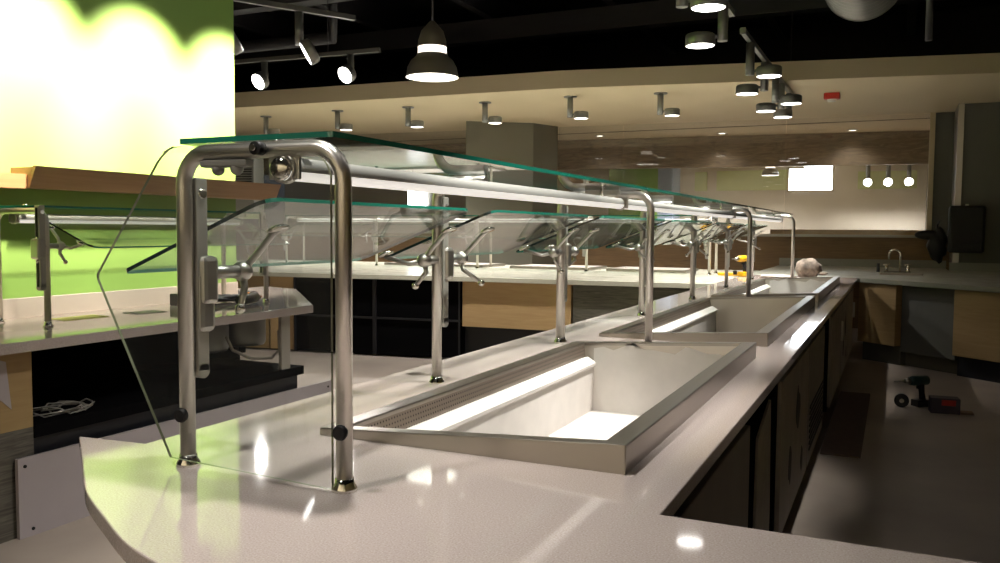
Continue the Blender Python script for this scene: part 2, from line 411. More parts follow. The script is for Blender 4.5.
# ================================================================== LAMPS
def spot_fixture(name, loc, stem, side, r, power, label, cat, group=None, tilt=0, mount=True, dirv=None, offs=None, lens='lens', spread=110, ldir=None):
    """loc = top of the stem; side = unit XY vector from stem to puck"""
    t = empty(name, loc, 0, label, cat, group)
    s = Vector((side[0], side[1], 0)).normalized()
    if mount: MB().cyl((0, 0, -.012), .075, .012, M['lampgrey']).build('canopy_plate', None, t)
    a = MB(); k = .034
    a.cyl((0, 0, -stem), k, stem-.012 if mount else stem, M['lampgrey'], 18).build('stem', None, t)
    off = s*(r+k+.015) if offs is None else Vector(offs)
    c = Vector((off.x, off.y, -stem+.0 + (off.z if offs else .03)))
    MB().tube([(0, 0, -stem+.03), c+Vector((0, 0, .012))], .012, M['lampgrey'], 8).build('swivel_arm', None, t)
    dv = Vector(dirv).normalized() if dirv else Vector((0, 0, -1))
    q = Vector((0, 0, -1)).rotation_difference(dv).to_matrix().to_4x4()
    hd = MB().lathe([(.0001, .03), (r*.86, .03), (r*.97, .022), (r, .01), (r, -.045), (r*.94, -.05), (r*.94, -.046)], M['lampgrey'], 32, c, q).build('head', None, t)
    MB().lathe([(r*.94, -.048), (.0001, -.048)], M[lens], 32, c, q).build('lens', None, hd)
    if power: area_lamp('lamp_light', c+dv*.056, r*1.7, power, t, spread=spread, direction=Vector(ldir) if ldir else dv)
    return t
# track above the left aisle (further back) with two lamps aimed to the green wall
def track(name, p0, p1, label, rods):
    p0, p1 = Vector(p0), Vector(p1); t = empty(name, p0, 0, label, 'track')
    d = p1-p0; ang = math.atan2(d.y, d.x); L = d.length
    m4 = Matrix.Rotation(ang, 4, 'Z')
    MB().box(0, L, -.018, .018, -.02, .02, M['lampgrey'], mat4=m4).box(-.01, 0, -.022, .022, -.024, .024, M['lampgrey'], mat4=m4).build('rail', None, t)
    for f in rods:
        MB().tube([d*f+Vector((0, 0, .02)), d*f+Vector((0, 0, 4.3-p0.z))], .006, M['black2'], 6).build('hanging_rod', None, t)
    return t
track('light_track', (-8.6, 6.95, 3.1), (-4.62, 7.13, 3.1), 'straight grey light track with two angled lamps left of the pendant', (.85,))
toward = (-.15, -.85, -.5)
for i, (x, y) in enumerate([(-5.99, 7.07), (-4.94, 7.1)]):
    spot_fixture('track_spotlight', (x, y, 3.075), .22, (1, 0), .088, 90,
                 ['grey track spotlight facing the counter, left one of two on the left track', 'grey track spotlight facing the counter, on the free end of the left track'][i],
                 'spotlight', mount=False, dirv=toward, offs=(.03, -.09, .02), spread=120)
track('light_track', (-4.9, 4.6, 3.1), (-4.12, 5.98, 3.1), 'short grey light track near the top above the green wall end', (.5,))
for i, (x, y) in enumerate([(-4.36, 5.56), (-4.66, 5.02)]):
    spot_fixture('track_spotlight', (x, y, 3.075), .26, (1, 0), .1, 90,
                 ['long-stemmed grey spotlight seen edge on below the short upper track', 'grey spotlight cut by the top edge beside the green wall corner'][i],
                 'spotlight', mount=False, dirv=(-.75, -.6, -.55), offs=(.1, .02, -.05), spread=90)
# tracks over the island, running along it
track('light_track', (-1.09, 6.66, 2.865), (-1.09, 10.15, 2.865), 'grey light track hung over the far half of the island', (.9,))
track('light_track', (-1.09, .2, 2.885), (-1.09, 6.2, 2.885), 'grey light track cut by the top edge over the near half of the island', (.3, .8))
isl = [(-1.09, 7.03, .25, (1, 0), 'nearest spotlight on the far island track, head turned right'),
       (-1.09, 7.85, .25, (-1, 0), 'spotlight on the far island track, head turned left and hanging lowest left'),
       (-1.09, 9.05, .25, (-1, 0), 'small spotlight of the far island track half hidden by its stem neighbours'),
       (-1.09, 8.6, .25, (1, 0), 'spotlight on the far island track close to the rod, head turned right'),
       (-1.09, 9.72, .25, (-.3, -1), 'lowest spotlight at the far end of the island track'),
       (-1.13, 4.84, .25, (1, 0), 'large spotlight cut by the top edge over the island'),
       (-1.12, 3.75, .27, (1, 0), 'added spotlight out of view over the near food well'),  # unseen lamps along the near track, added to brighten the dark island
       (-1.12, 2.6, .27, (-1, 0), 'added spotlight out of view over the first guard post'),
       (-1.12, 1.4, .27, (1, 0), 'added spotlight out of view over the end glass'),
       (-1.12, .4, .27, (-1, 0), 'added spotlight out of view at the near end of the island track'),
       (-1.08, 5.8, .25, (-1, 0), 'large lit spotlight hanging on the near island track')]
for (x, y, st, sd, lab) in isl:
    spot_fixture('track_spotlight', (x, y, 2.845 if y > 6.5 else 2.865), st, sd, .098, 85 if y < 1.5 else (130 if y < 6.5 else (230 if y < 8.8 else 55)), lab, 'spotlight', mount=False, spread=100 if y < 1.5 else 76,
                 ldir=(-.05 if y < 1.5 else (-.36 if y < 6.5 else -.2), .05, -1))
track('light_track', (-.22, .6, 2.9), (-.22, 4.6, 2.9), 'added light track out of view over the right side of the island', (.2, .8))  # unseen track added so its lamps light the wells and left counter strip
for i, y in enumerate([2.1, 3.2, 4.3]):
    spot_fixture('track_spotlight', (-.22, y, 2.88), .25, (0, 1), .098, 165, ['first', 'second', 'third'][i]+' added out-of-view lamp from the near end, aimed into the food wells',
                 'spotlight', mount=False, dirv=(-.44, 0, -1), spread=58)
# soffit lamps
nm = ['leftmost of the six soffit spotlights', 'second soffit spotlight from the left', 'soffit spotlight right below the pendant lamp',
      'soffit spotlight beside the centre column', 'soffit spotlight just right of the centre column', 'rightmost of the six soffit spotlights']
for i, (x, y) in enumerate([(-7.95, 9.4), (-6.68, 9.3), (-5.65, 9.37), (-4.57, 9.38), (-3.46, 9.35), (-2.44, 9.5)]):
    spot_fixture('soffit_spotlight', (x, y, 2.9), .24, (1, 0), .085, 220, nm[i], 'spotlight', lens='lens_dim', spread=140)
def pendant(loc, s, label, power, on=True):
    p = empty('pendant_lamp', loc, 0, label, 'pendant lamp')
    o = MB(); o.lathe([(.022*s, .5*s), (.05*s, .47*s), (.1*s, .41*s), (.125*s, .33*s), (.13*s, .27*s)], M['pendant'], 36).build('housing', None, p)
    MB().lathe([(.128*s, .272*s), (.128*s, .225*s), (.135*s, .2*s)], M['neck'], 36).build('glowing_neck', None, p)
    MB().lathe([(.118*s, .2*s), (.14*s, .205*s), (.145*s, .19*s), (.19*s, .15*s), (.222*s, .09*s), (.235*s, .01*s), (.24*s, 0), (.236*s, 0)], M['pendant'], 40).build('shade', None, p)
    MB().lathe([(.235*s, .004*s), (.218*s, .09*s), (.186*s, .148*s), (.1*s, .185*s), (.0001, .187*s)], M['shadein'], 40).build('shade_lining', None, p)
    MB().tube([(0, 0, .5*s), (0, 0, 4.3-loc[2])], .008, M['black2'], 8).build('cord', None, p)
    MB().sphere((0, 0, .12*s), .055*s, M['lens'], (1, 1, 1.2)).build('bulb', None, p)
    if power: area_lamp('lamp_light', (0, 0, .02), .4*s, power, p, spread=140)
    return p
pendant((-3.83, 6.77, 2.72), 1.0, 'large grey bell-shaped pendant lamp with glowing neck under the dark ceiling', 200)
pendant((-3.0, 14.6, 2.45), .75, 'pendant lamp behind the glass near the green partition', 260)
pendant((-1.95, 15.0, 2.3), .6, 'pendant lamp behind the glass left of the bright window', 60)
for i, x in enumerate([-.45, -.14, .17]):
    spot_fixture('reflected_spotlight', (x, 15.6, 2.5), .3, (1, 0), .07, 110, ['left', 'middle', 'right'][i]+' one of three glowing spotlights, a reflection built behind the glass at the right end',
                 'spotlight', dirv=(0, -1, -.25), offs=(.0, -.06, 0), spread=120, ldir=(0, .35, -1))  # lit heads built here to stand for reflections in the glass
# small recessed lamps behind / on the header
for i, (x, y) in enumerate([(-5.75, 10.4), (-3.55, 12.0), (-2.1, 12.1), (-.6, 12.2)]):
    pass
hd = [(-4.42, 13.35, 'recessed lamp glowing behind the glass joint nearest the centre column'), (-2.53, 13.7, 'recessed lamp glowing behind the middle of the glass partition'),
      (-.64, 14.0, 'recessed lamp glowing above the bright daylight window')]
for x, y, lab in hd:
    t = empty('recessed_lamp', (x, y, 2.9), 0, lab, 'recessed lamp')
    MB().lathe([(.06, 0), (.085, 0), (.085, -.012), (.06, -.012)], M['white'], 28).build('trim_ring', None, t)
    MB().lathe([(.06, -.006), (.0001, -.006)], M['lens_dim'], 28).build('lens', None, t)
    area_lamp('lamp_light', (0, 0, -.02), .1, 14, t, spread=130)
t = empty('alarm_strobe', (-.69, 10.22, 2.9), 0, 'small red ceiling alarm with a white lens on the soffit', 'alarm')
MB().box(-.085, .085, -.05, .05, -.07, 0, M['red'], .012).build('body', None, t)
MB().lathe([(.05, -.07), (.045, -.095), (.0001, -.1)], M['white'], 20).build('strobe_lens', None, t)
# green wall washers on the wall side of the room
for i, y in enumerate([2.05, 2.8, 3.5, 4.2]):
    wf = spot_fixture('wall_washer', (-3.2, y, 3.16), .2, (0, 1), .09, 1050, ['wall washer lamp out of view on the left', 'wall washer lamp above the wooden shelf start', 'wall washer lamp above the wooden shelf middle', 'wall washer lamp above the green wall end'][i],
                 'spotlight', mount=False, dirv=(-.84, 0, -1.0), spread=60)
    for ch in kids(wf):
        if ch.type == 'LIGHT': ch.data.color = (1, .9, .72); ch.data.spot_blend = 1.0
track('light_track', (-3.2, .5, 3.185), (-3.2, 4.4, 3.185), 'light track carrying the washer lamps over the green wall', (.2, .8))
track('light_track', (-9.5, -2.2, 3.37), (3.6, -2.2, 3.37), 'long light track in front of the beige wall behind the camera', (.2, .8))
for i, x in enumerate([-8.4, -6.2, -4.0, -1.8, .4, 2.6]):
    spot_fixture('wall_washer', (x, -2.2, 3.35), .2, (1, 0), .09, 300, ['first', 'second', 'third', 'fourth', 'fifth', 'sixth'][i]+' washer lamp from the left over the beige wall behind the camera',
                 'spotlight', mount=False, dirv=(0, -1, -.75), spread=100)

# ================================================================== ISLAND
CT = .9
NEAR = 1.30
arcp = [(-1.615, 1.285), (-1.52, 1.195), (-1.383, 1.105), (-1.26, 1.02), (-1.139, .941), (-1.06, .9), (-.992, .869), (-.895, .835), (-.7, .79), (-.4, .74)]
def smooth_line(P, n=5):
    out = []
    for i in range(len(P)-1):
        p0, p1, p2, p3 = [Vector(P[max(0, min(len(P)-1, k))]) for k in (i-1, i, i+1, i+2)]
        for k in range(n):
            t = k/n; out.append(tuple(.5*((2*p1)+(p2-p0)*t+(2*p0-5*p1+4*p2-p3)*t*t+(3*p1-p0-3*p2+p3)*t**3)))
    return out+[P[-1]]
arcp = smooth_line([(-1.615, 1.285), (-1.49, 1.19), (-1.375, 1.1), (-1.26, 1.015), (-1.13, .94), (-.992, .868), (-.84, .82), (-.65, .78), (-.4, .75), (-.1, .73)])
outline = [(.9, 1.34), (-.332, 1.34), (-.328, 9.25), (-1.43, 9.25), (-1.435, 1.303)] + arcp + [(.9, .72)]
wells = [(1.53, 3.19), (3.5, 5.70), (5.96, 8.31)]
def slab(outline, holes, z0, z1, m, name, parent=None):
    bm = bmesh.new()
    loops = [outline]+holes; edges = []
    for lp in loops:
        vs = [bm.verts.new((x, y, z1)) for x, y in lp]
        edges += [bm.edges.new((vs[i], vs[(i+1) % len(vs)])) for i in range(len(vs))]
    r = bmesh.ops.triangle_fill(bm, use_beauty=True, edges=edges)
    faces = [f for f in r['geom'] if isinstance(f, bmesh.types.BMFace)]
    bmesh.ops.recalc_face_normals(bm, faces=faces)
    if sum(f.normal.z for f in bm.faces) < 0:
        for f in bm.faces: f.normal_flip()
    ex = bmesh.ops.extrude_face_region(bm, geom=bm.faces[:])
    for v in [g for g in ex['geom'] if isinstance(g, bmesh.types.BMVert)]: v.co.z = z0
    bmesh.ops.recalc_face_normals(bm, faces=bm.faces[:])
    me = bpy.data.meshes.new(name); bm.to_mesh(me); bm.free(); me.materials.append(m)
    o = bpy.data.objects.new(name, me); COL.objects.link(o); o.parent = parent
    bv = o.modifiers.new('edge', 'BEVEL'); bv.width = .003; bv.segments = 2; bv.limit_method = 'ANGLE'; bv.angle_limit = math.radians(50)
    return o
holes = [[(-1.125, y0+.03), (-1.125, y1-.03), (-.475, y1-.03), (-.475, y0+.03)] for y0, y1 in wells]
wt = slab(outline, holes, CT-.032, CT, M['quartz'], 'island_worktop')
tag(wt, 'long pale quartz worktop of the island with a rounded near end', 'worktop')

def cold_well(y0, y1, label, film):
    xl, xr = -1.152, -.447; zl, zr = CT+.016, CT+.057
    t = empty('cold_food_well', ((xl+xr)/2, y0, CT), 0, label, 'food well')
    cx = (xl+xr)/2; L = y1-y0
    X = lambda x: x-cx
    zt = lambda x: (zl+(zr-zl)*(x-xl)/(xr-xl))-CT
    ixl, ixr, iy0, iy1 = xl+.055, xr-.05, .035, L-.035
    # rim: sloping flange and outer skirt
    bm = MB(); m = M['steel_x']
    O = [(xl, 0), (xr, 0), (xr, L), (xl, L)]; I = [(ixl, iy0), (ixr, iy0), (ixr, iy1), (ixl, iy1)]
    ov = [(X(x), y, zt(x)) for x, y in O]; iv = [(X(x), y, zt(x)) for x, y in I]; bv = [(X(x), y, 0.0) for x, y in O]
    iv2 = [(X(x), y, zt(x)-.012) for x, y in I]
    fs = [(0, 1, 5, 4), (1, 2, 6, 5), (2, 3, 7, 6), (3, 0, 4, 7)] + [(8, 9, 1, 0), (9, 10, 2, 1), (10, 11, 3, 2), (11, 8, 0, 3)] + [(4, 5, 13, 12), (5, 6, 14, 13), (6, 7, 15, 14), (7, 4, 12, 15)]
    bm._add(ov+iv+bv+iv2, fs, m)
    bmesh.ops.recalc_face_normals(bm.bm, faces=bm.bm.faces[:])
    rim = bm.build('rim', None, t)
    bvm = rim.modifiers.new('edge', 'BEVEL'); bvm.width = .003; bvm.segments = 2; bvm.limit_method = 'ANGLE'
    # tub walls
    zb = .655-CT
    def wall(a, b, m, name, zlow=zb, zoff=0):
        q = MB(); (xa, ya), (xb, yb) = a, b
        q._add([(X(xa), ya, zt(xa)-.012-zoff), (X(xb), yb, zt(xb)-.012-zoff), (X(xb), yb, zlow), (X(xa), ya, zlow)], [(0, 1, 2, 3)], m)
        return q
    tb = MB(); tl = ixl+.04
    pts = [(tl, iy0), (ixr, iy0), (ixr, iy1), (tl, iy1)]
    for i in range(4):
        (xa, ya), (xb, yb) = pts[i], pts[(i+1) % 4]
        za = zt(xa)-.012 if i != 3 else .84-CT; zb2 = zt(xb)-.012 if i != 3 else .84-CT
        mm = M['film'] if (i == 3 or (film and i == 2)) else M['tub']
        if film and i == 2:      # end wall: film to a wavy line under bare steel
            N = 14; zw = [zt(xa)-.045-.012*math.sin(k*1.1)-.01*math.sin(k*2.3) for k in range(N+1)]
            for k in range(N):
                x0 = xa+(xb-xa)*k/N; x1 = xa+(xb-xa)*(k+1)/N
                tb._add([(X(x0), ya, zt(x0)-.012), (X(x1), ya, zt(x1)-.012), (X(x1), ya, zw[k+1]), (X(x0), ya, zw[k])], [(0, 1, 2, 3)], M['tub'])
                tb._add([(X(x0), ya, zw[k]), (X(x1), ya, zw[k+1]), (X(x1), ya, zb), (X(x0), ya, zb)], [(0, 1, 2, 3)], M['film'])
        else:
            tb._add([(X(xa), ya, za), (X(xb), yb, zb2), (X(xb), yb, zb), (X(xa), ya, zb)], [(0, 1, 2, 3)], mm)
    tb._add([(X(x), y, zb) for x, y in pts], [(0, 1, 2, 3)], M['film'] if film else M['tub'])
    # end gussets beside the vent
    for y in (iy0, iy1):
        tb._add([(X(ixl), y, zt(ixl)-.012), (X(tl), y, zt(tl)-.012), (X(tl), y, .84-CT), (X(ixl), y, .84-CT)], [(0, 1, 2, 3)], M['tub'])
    tb.build('tub', None, t)
    vb = MB(); vb._add([(X(ixl), iy0, zt(ixl)-.012), (X(ixl), iy1, zt(ixl)-.012), (X(ixl)+.006, iy1, .855-CT), (X(ixl)+.006, iy0, .855-CT)], [(0, 1, 2, 3)], M['vent'])
    vb.build('perforated_vent', None, t)
    lb = MB(); e = .012
    lb.prism([(X(ixl)+.004, .862-CT), (X(ixl)+.02, .866-CT), (X(tl)+.014, .845-CT), (X(tl)+.014, .835-CT), (X(tl)-.002, .825-CT), (X(ixl)+.004, .828-CT)], iy0+e, iy1-e, M['film'], axis='Y')
    lb.build('air_ledge', None, t)
    MB().cyl((X(-.8), L*.3, zb), .035, .006, M['chrome']).build('drain', None, t)
    return t
cold_well(*wells[0], 'nearest stainless cold food well lined with white film in the island', True)
cold_well(*wells[1], 'middle stainless food well with bare ribbed steel walls in the island', False)
cold_well(*wells[2], 'farthest stainless food well of the island beside the bundled cap', True)

# ---- glass helpers
def rounded_poly(pts, rad, n=6):
    out = []; N = len(pts)
    for i in range(N):
        p = Vector(pts[i]); a = Vector(pts[i-1]); b = Vector(pts[(i+1) % N]); r = rad[i] if isinstance(rad, (list, tuple)) else rad
        if r <= 0: out.append(tuple(p)); continue
        u = (a-p).normalized(); v = (b-p).normalized()
        p1, p2 = p+u*r, p+v*r
        for k in range(n+1):
            t = k/n; out.append(tuple((1-t)**2*p1 + 2*t*(1-t)*p + t*t*p2))
    return out
def pane(pts3, normal, th, rad, parent, name='glass_pane', mat='glass', edge='edge'):
    """flat pane: pts3 four 3-D corners in a plane"""
    P = [Vector(p) for p in pts3]; o = P[0]; ux = (P[1]-P[0]).normalized(); nz = ux.cross(P[-1]-P[0]).normalized(); uy = nz.cross(ux)
    p2 = [((p-o).dot(ux), (p-o).dot(uy)) for p in P]
    rp = rounded_poly(p2, rad)
    mb = MB(); mb.prism(rp, -th/2, th/2, M[mat], M[edge])
    for v in mb.bm.verts: v.co = o + ux*v.co.x + uy*v.co.y + nz*v.co.z
    return mb.build(name, None, parent)

def guard(name, loc, rz, label, ys, frames, top_h=.6, w=.365, first_end=True, detail=True, handle_seed=0, end_right=True):
    """sneeze guard. local +y runs along it, +x from the pane posts to the rail posts; z = 0 is the worktop"""
    t = empty(name, loc, rz, label, 'sneeze guard')
    r = .0148; ps = .045
    def flange(x, y, par):
        MB().lathe([(.0001, .022), (.0165, .022), (.0175, .014), (.0225, .006), (.023, 0), (.0001, 0)], M['chrome'], 24, (x, y, 0)).build('foot_flange', None, par)
    for y in frames:
        p = MB(); R = .06
        path = [(0, y, 0), (0, y, top_h-R)] + arc((R, y, top_h-R), R, PI, PI/2, 7)[1:] + arc((w-R, y, top_h-R), R, PI/2, 0, 7) + [(w, y, 0)]
        p.tube(path, r, M['steel'], 18); fo = p.build('frame_tube', None, t)
        flange(0, y, fo); flange(w, y, fo)
    for y in ys:
        if y not in frames:
            p = MB(); path = [(0, y, 0), (0, y, top_h-.06)] + arc((.06, y, top_h-.06), .06, PI, PI/2, 6)[1:] + [(.16, y, top_h)]
            p.tube(path, r, M['steel'], 16); po = p.build('post', None, t); flange(0, y, po)
        # slotted rail on the post
        e = MB(); y1 = y+.014; z0, z1 = .165, .555
        e.box(-.016, .016, y1, y1+.03, z0+.014, z1, M['extrusion'], .003); e.cyl((-.016, y1+.015, z0+.016), .0148, .032, M['extrusion'], 16, (1, 0, 0))
        e.box(-.006, .006, y1+.028, y1+.033, z0+.02, z1-.01, M['rubber'])
        eo = e.build('slotted_rail', None, t)
        MB().cyl((-.02, y1+.015, z1-.03), .009, .04, M['chrome'], 12, (1, 0, 0)).build('bolt', None, eo)
    # side bracket units
    for i, y in enumerate(ys):
        sides = [1] if i == 0 else ([-1] if i == len(ys)-1 else [-1, 1])
        hb = MB(); hz = .355
        hb.box(-.03, .028, y+.02, y+.062, hz-.045, hz+.05, M['satin'], .01)
        if i == 0: hb.box(-.022, .022, y+.015, y+.06, hz-.1, hz+.02, M['satin'], .012)
        ho = hb.build('clamp_housing', None, t)
        MB().cyl((0, y+.041, hz-.062), .008, .12, M['chrome'], 12).build('clamp_bolt', None, ho)
        for sd in sides:
            ya = y+.041+sd*.03; yh = y+.041+sd*.115
            a = MB(); a.tube([(0, ya, hz+.015), (0, yh, hz+.015)], .013, M['satin'], 14)
            a.sphere((0, yh, hz+.015), .021, M['satin'], (1.1, 1, 1))
            ao = a.build('pivot_pin', None, t)
            u = MB()
            hi = Vector((.088, yh+sd*.01, .473)); lo = Vector((-.12, yh+sd*.02, .4))
            u.tube([(0, yh, hz+.015), (.03, yh+sd*.01, hz+.05), hi-Vector((.012, 0, .022)), hi-Vector((.0, 0, .014))], [.0075, .0075, .0065, .008], M['satin'], 10)
            u.lathe([(.0001, 0), (.022, 0), (.024, .006), (.012, .012), (.0001, .012)], M['chrome'], 16, hi-Vector((0, 0, .02)), Matrix.Rotation(math.radians(-20), 4, 'Y'))
            u.build('upper_arm', None, t)
            u = MB()
            u.tube([(0, yh, hz+.015), (-.04, yh+sd*.02, hz+.004), lo-Vector((0, 0, .022))], [.0075, .007, .0065], M['satin'], 10)
            u.lathe([(.0001, 0), (.022, 0), (.024, .006), (.012, .012), (.0001, .012)], M['chrome'], 16, lo-Vector((-.004, 0, .018)), Matrix.Rotation(math.radians(-20), 4, 'Y'))
            u.build('lower_arm', None, t)
            # clamping lever
            u = MB(); le = Vector((-.03 + .05*((i*7+sd) % 3), yh-sd*.03*((i+sd) % 2), hz-.06))
            u.tube([(0, yh, hz+.01), (.006, yh, hz-.02), le], [.009, .0075, .006], M['satin'], 10); u.sphere(le, .0105, M['chrome'])
            u.build('clamp_lever', None, t)
    # tilting panes between posts
    for i in range(len(ys)-1):
        a, b = ys[i]+.075, ys[i+1]-.055
        if i == 0: a = ys[0]+.06
        po = pane([(-.235, a, .365), (.145, a, .515), (.145, b, .515), (-.235, b, .365)], None, .008, [.02, .045, .045, .05], t, 'tilting_glass', 'glass', 'edge')
        if True:
            me = po.data; me.materials.append(M['edge_dark'])
            for f in me.polygons:        # cross edges look dark, long edges green
                if f.material_index == 1 and abs(f.normal.y) > .8: f.material_index = 2
    # flat top shelf of glass per frame bay
    for i in range(len(frames)-1):
        a, b = frames[i]-(.015 if i == 0 else -.004), frames[i+1]+(.02 if i == len(frames)-2 else -.004)
        pane([(.0, a, top_h+r+.006), (w-.01, a, top_h+r+.006), (w-.01, b, top_h+r+.006), (.0, b, top_h+r+.006)], None, .01, .012, t, 'glass_shelf')
        for y in (a+.06, b-.06):
            c = MB(); c.cyl((.19, y, top_h-.012), .012, .045, M['chrome'], 14); c.box(.12, .26, y-.011, y+.011, top_h-.004, top_h+.016, M['satin'], .003)
            c.build('shelf_clip', None, t)
    # warming / lamp tube
    lo, hi_ = frames[0]+.0, frames[-1]; xr, zr = w-.125, top_h-.033-.016+.015
    tb = MB(); N = 24
    rr = .0215
    yb = [lo-.012]+frames[1:-1]+[hi_]
    for i in range(len(yb)-1):
        q = MB(); seg = [k for k in range(N)]
        ya, yc = yb[i]+(.0 if i == 0 else .006), yb[i+1]-.006
        vs = [(xr+rr*math.cos(2*PI*k/N), yy, zr+rr*math.sin(2*PI*k/N)) for yy in (ya, yc) for k in range(N)]
        fs = [(k, (k+1) % N, N+(k+1) % N, N+k) for k in range(N) if not (13 <= k <= 22)]
        q._add(vs, fs, M['tubegrey'], True)
        q._add([vs[k] for k in range(N)], [tuple(range(N))], M['satin']); q._add([vs[N+k] for k in range(N)], [tuple(range(N))][:1], M['satin'])
        ro = q.build('lamp_tube', None, t)
        q = MB(); q._add(vs, [(k, (k+1) % N, N+(k+1) % N, N+k) for k in range(N) if 13 <= k <= 22], M['diffuser'], True)
        q.build('diffuser', None, ro)
    for y in frames:
        q = MB(); q.box(xr-.034, xr+.034, y-.004, y+.004, zr-.02, top_h, M['satin'], .002); q.lathe([(.023, -.008), (.027, -.008), (.027, .008), (.023, .008)], M['satin'], 24, (xr, y, zr), Matrix.Rotation(PI/2, 4, 'X'))
        q.build('tube_hanger', None, t)
    MB().sphere((xr, lo-.012, zr), .0225, M['chrome'], (1, .55, 1)).build('tube_end_cap', None, t)
    return t
LY = [0, .985, 2.01, 3.24, 4.5, 5.78, 7.13]
gi = guard('sneeze_guard', (-1.23, 1.22, CT), 0, 'long glass sneeze guard on steel posts running down the island', LY, [0, 2.03, 4.52, 7.13])
# end panel glass with knobs (part of the island guard)
ep = pane([(.045, -.004, .014), (.36, -.004, .014), (.36, -.004, .585), (.35, -.004, .59)], None, .001, 0, gi, 'tmp') if False else None
mb = MB()
poly = [(-.022, .018), (.356, .006), (.356, .55), (.343, .58), (.31, .592), (-.0, .612), (-.03, .6), (-.213, .362)]
mb.prism(rounded_poly(poly, [.0, 0, 0, .02, .02, .03, .03, .012]), -.003, .003, M['end_glass'], M['edge_clear'], axis='Y')
for v in mb.bm.verts: v.co.y += -.0225
e = mb.build('end_glass', None, gi)
for (x, z) in [(.02, .106), (.382, .112)]:
    k = MB(); k.cyl((x-.0, -.03, z), .012, .012, M['rubber'], 16, (0, -1, 0)); k.sphere((x, -.036, z), .014, M['rubber'], (1, .5, 1)); k.build('glass_knob', None, gi)
k = MB(); k.cyl((.205, -.02, .6), .012, .02, M['rubber'], 16, (0, -1, 0)); k.cyl((.205, -.04, .6), .006, .006, M['chrome'], 12, (0, -1, 0)); k.build('glass_knob', None, gi)
k = MB(); k.box(.05, .16, -.012, .012, .571, .585, M['darksteel'], .004); k.sphere((.085, 0, .568), .012, M['darksteel']); k.sphere((.13, 0, .568), .012, M['darksteel']); k.build('shelf_bracket', None, gi)

# ---- island base
def base_unit(name, loc, rz, label, cat='cabinet', group=None): return empty(name, loc, rz, label, cat, group)
core = tag(MB().box(-1.36, -.45, 1.5, 9.1, FLOOR, .64, M['void']).build('island_core'), 'black base body under the island worktop, between its cabinets', 'cabinet core')
nb = MB(); nb.prism([(-1.36, 1.36), (-1.36, 1.21), (-1.22, 1.09), (-1.05, .99), (-.9, .93), (-.6, .86), (.8, .8), (.8, 1.27), (-.45, 1.27), (-.45, 1.36)], FLOOR, CT-.034, M['void'])
tag(nb.build('island_nose_base'), 'dark rounded base under the near end of the island', 'cabinet core')
def door_unit(y0, y1, label, mat, kind):
    t = base_unit('undercounter_cabinet', (-.38, y0, FLOOR), 0, label)
    L = y1-y0; zt_ = CT-.045-FLOOR
    MB().box(-.03, 0, 0, L, .1, zt_-.012, M['void']).build('body', None, t)
    d0 = MB().box(.002, .02, .01, L-.01, .13, zt_-.05, mat, .003).build('door', None, t)
    if kind == 'handle':
        MB().box(.02, .04, L-.06, L-.045, .45, .6, M['satin'], .003).build('handle', None, d0)
    if kind == 'cutout':
        for c in [(L*.3, .35, .07), (L*.55, .52, .09), (L*.75, .25, .05)]:
            pts = [(c[0]+c[2]*math.cos(a*PI/5)*random.uniform(.6, 1.1), c[1]+c[2]*1.3*math.sin(a*PI/5)*random.uniform(.6, 1.1)) for a in range(10)]
            q = MB(); q.prism(pts, .02, .0215, M['rubber'], axis='X'); q.build('dark_patch', None, d0)
    if kind == 'vent':
        q = MB()
        for k in range(8): q.box(.02, .025, .06, L-.06, .2+k*.03, .212+k*.03, M['rubber'])
        q.build('louvre', None, d0)
    MB().box(-.06, -.04, 0, L, .0, .1, M['kick']).build('toe_kick', None, t)
    return t
ds2 = plain('grey_cabinet_door', srgb(140, 133, 127), .45, .1, noise=.1, nscale=4)
ds3 = plain('taupe_cabinet_door', srgb(156, 148, 140), .5, .05, noise=.15, nscale=5)
door_unit(1.5, 2.5, 'nearest dark grey cabinet under the island worktop edge', M['darksteel'], 'plain')
door_unit(3.25, 4.35, 'grey island cabinet with dark torn patches beyond the black gap', ds3, 'cutout')
door_unit(4.38, 5.35, 'grey island cabinet with louvres, halfway down the island', ds2, 'vent')
door_unit(5.95, 7.1, 'grey island cabinet with a handle past the second black gap', ds3, 'handle')
door_unit(7.15, 8.2, 'second last grey cabinet of the island beside the lit floor', ds2, 'cutout')
door_unit(8.25, 9.1, 'last grey cabinet at the far corner of the island', ds3, 'handle')
cb = MB(); cb.prism([(0, 0), (.33, 0), (.35, .3), (.31, .68), (.22, .66), (.04, .61), (.02, .3)], 0, .008, M['film'] if False else plain('grey_corrugated_board', srgb(150, 142, 136), .8, noise=.1, nscale=20), axis='X')
tag(cb.build('cardboard_strip'), 'upright pale cardboard strip leaning beside the nearest island cabinet', 'cardboard')
o = bpy.data.objects['cardboard_strip']; o.location = (-.36, 2.56, FLOOR+.06)
tag(MB().box(-.36, -.14, 5.2, 7.3, FLOOR, FLOOR+.012, M['mat'], .003).build('floor_mat'), 'dark brown mat lying on the floor along the island cabinets', 'mat')

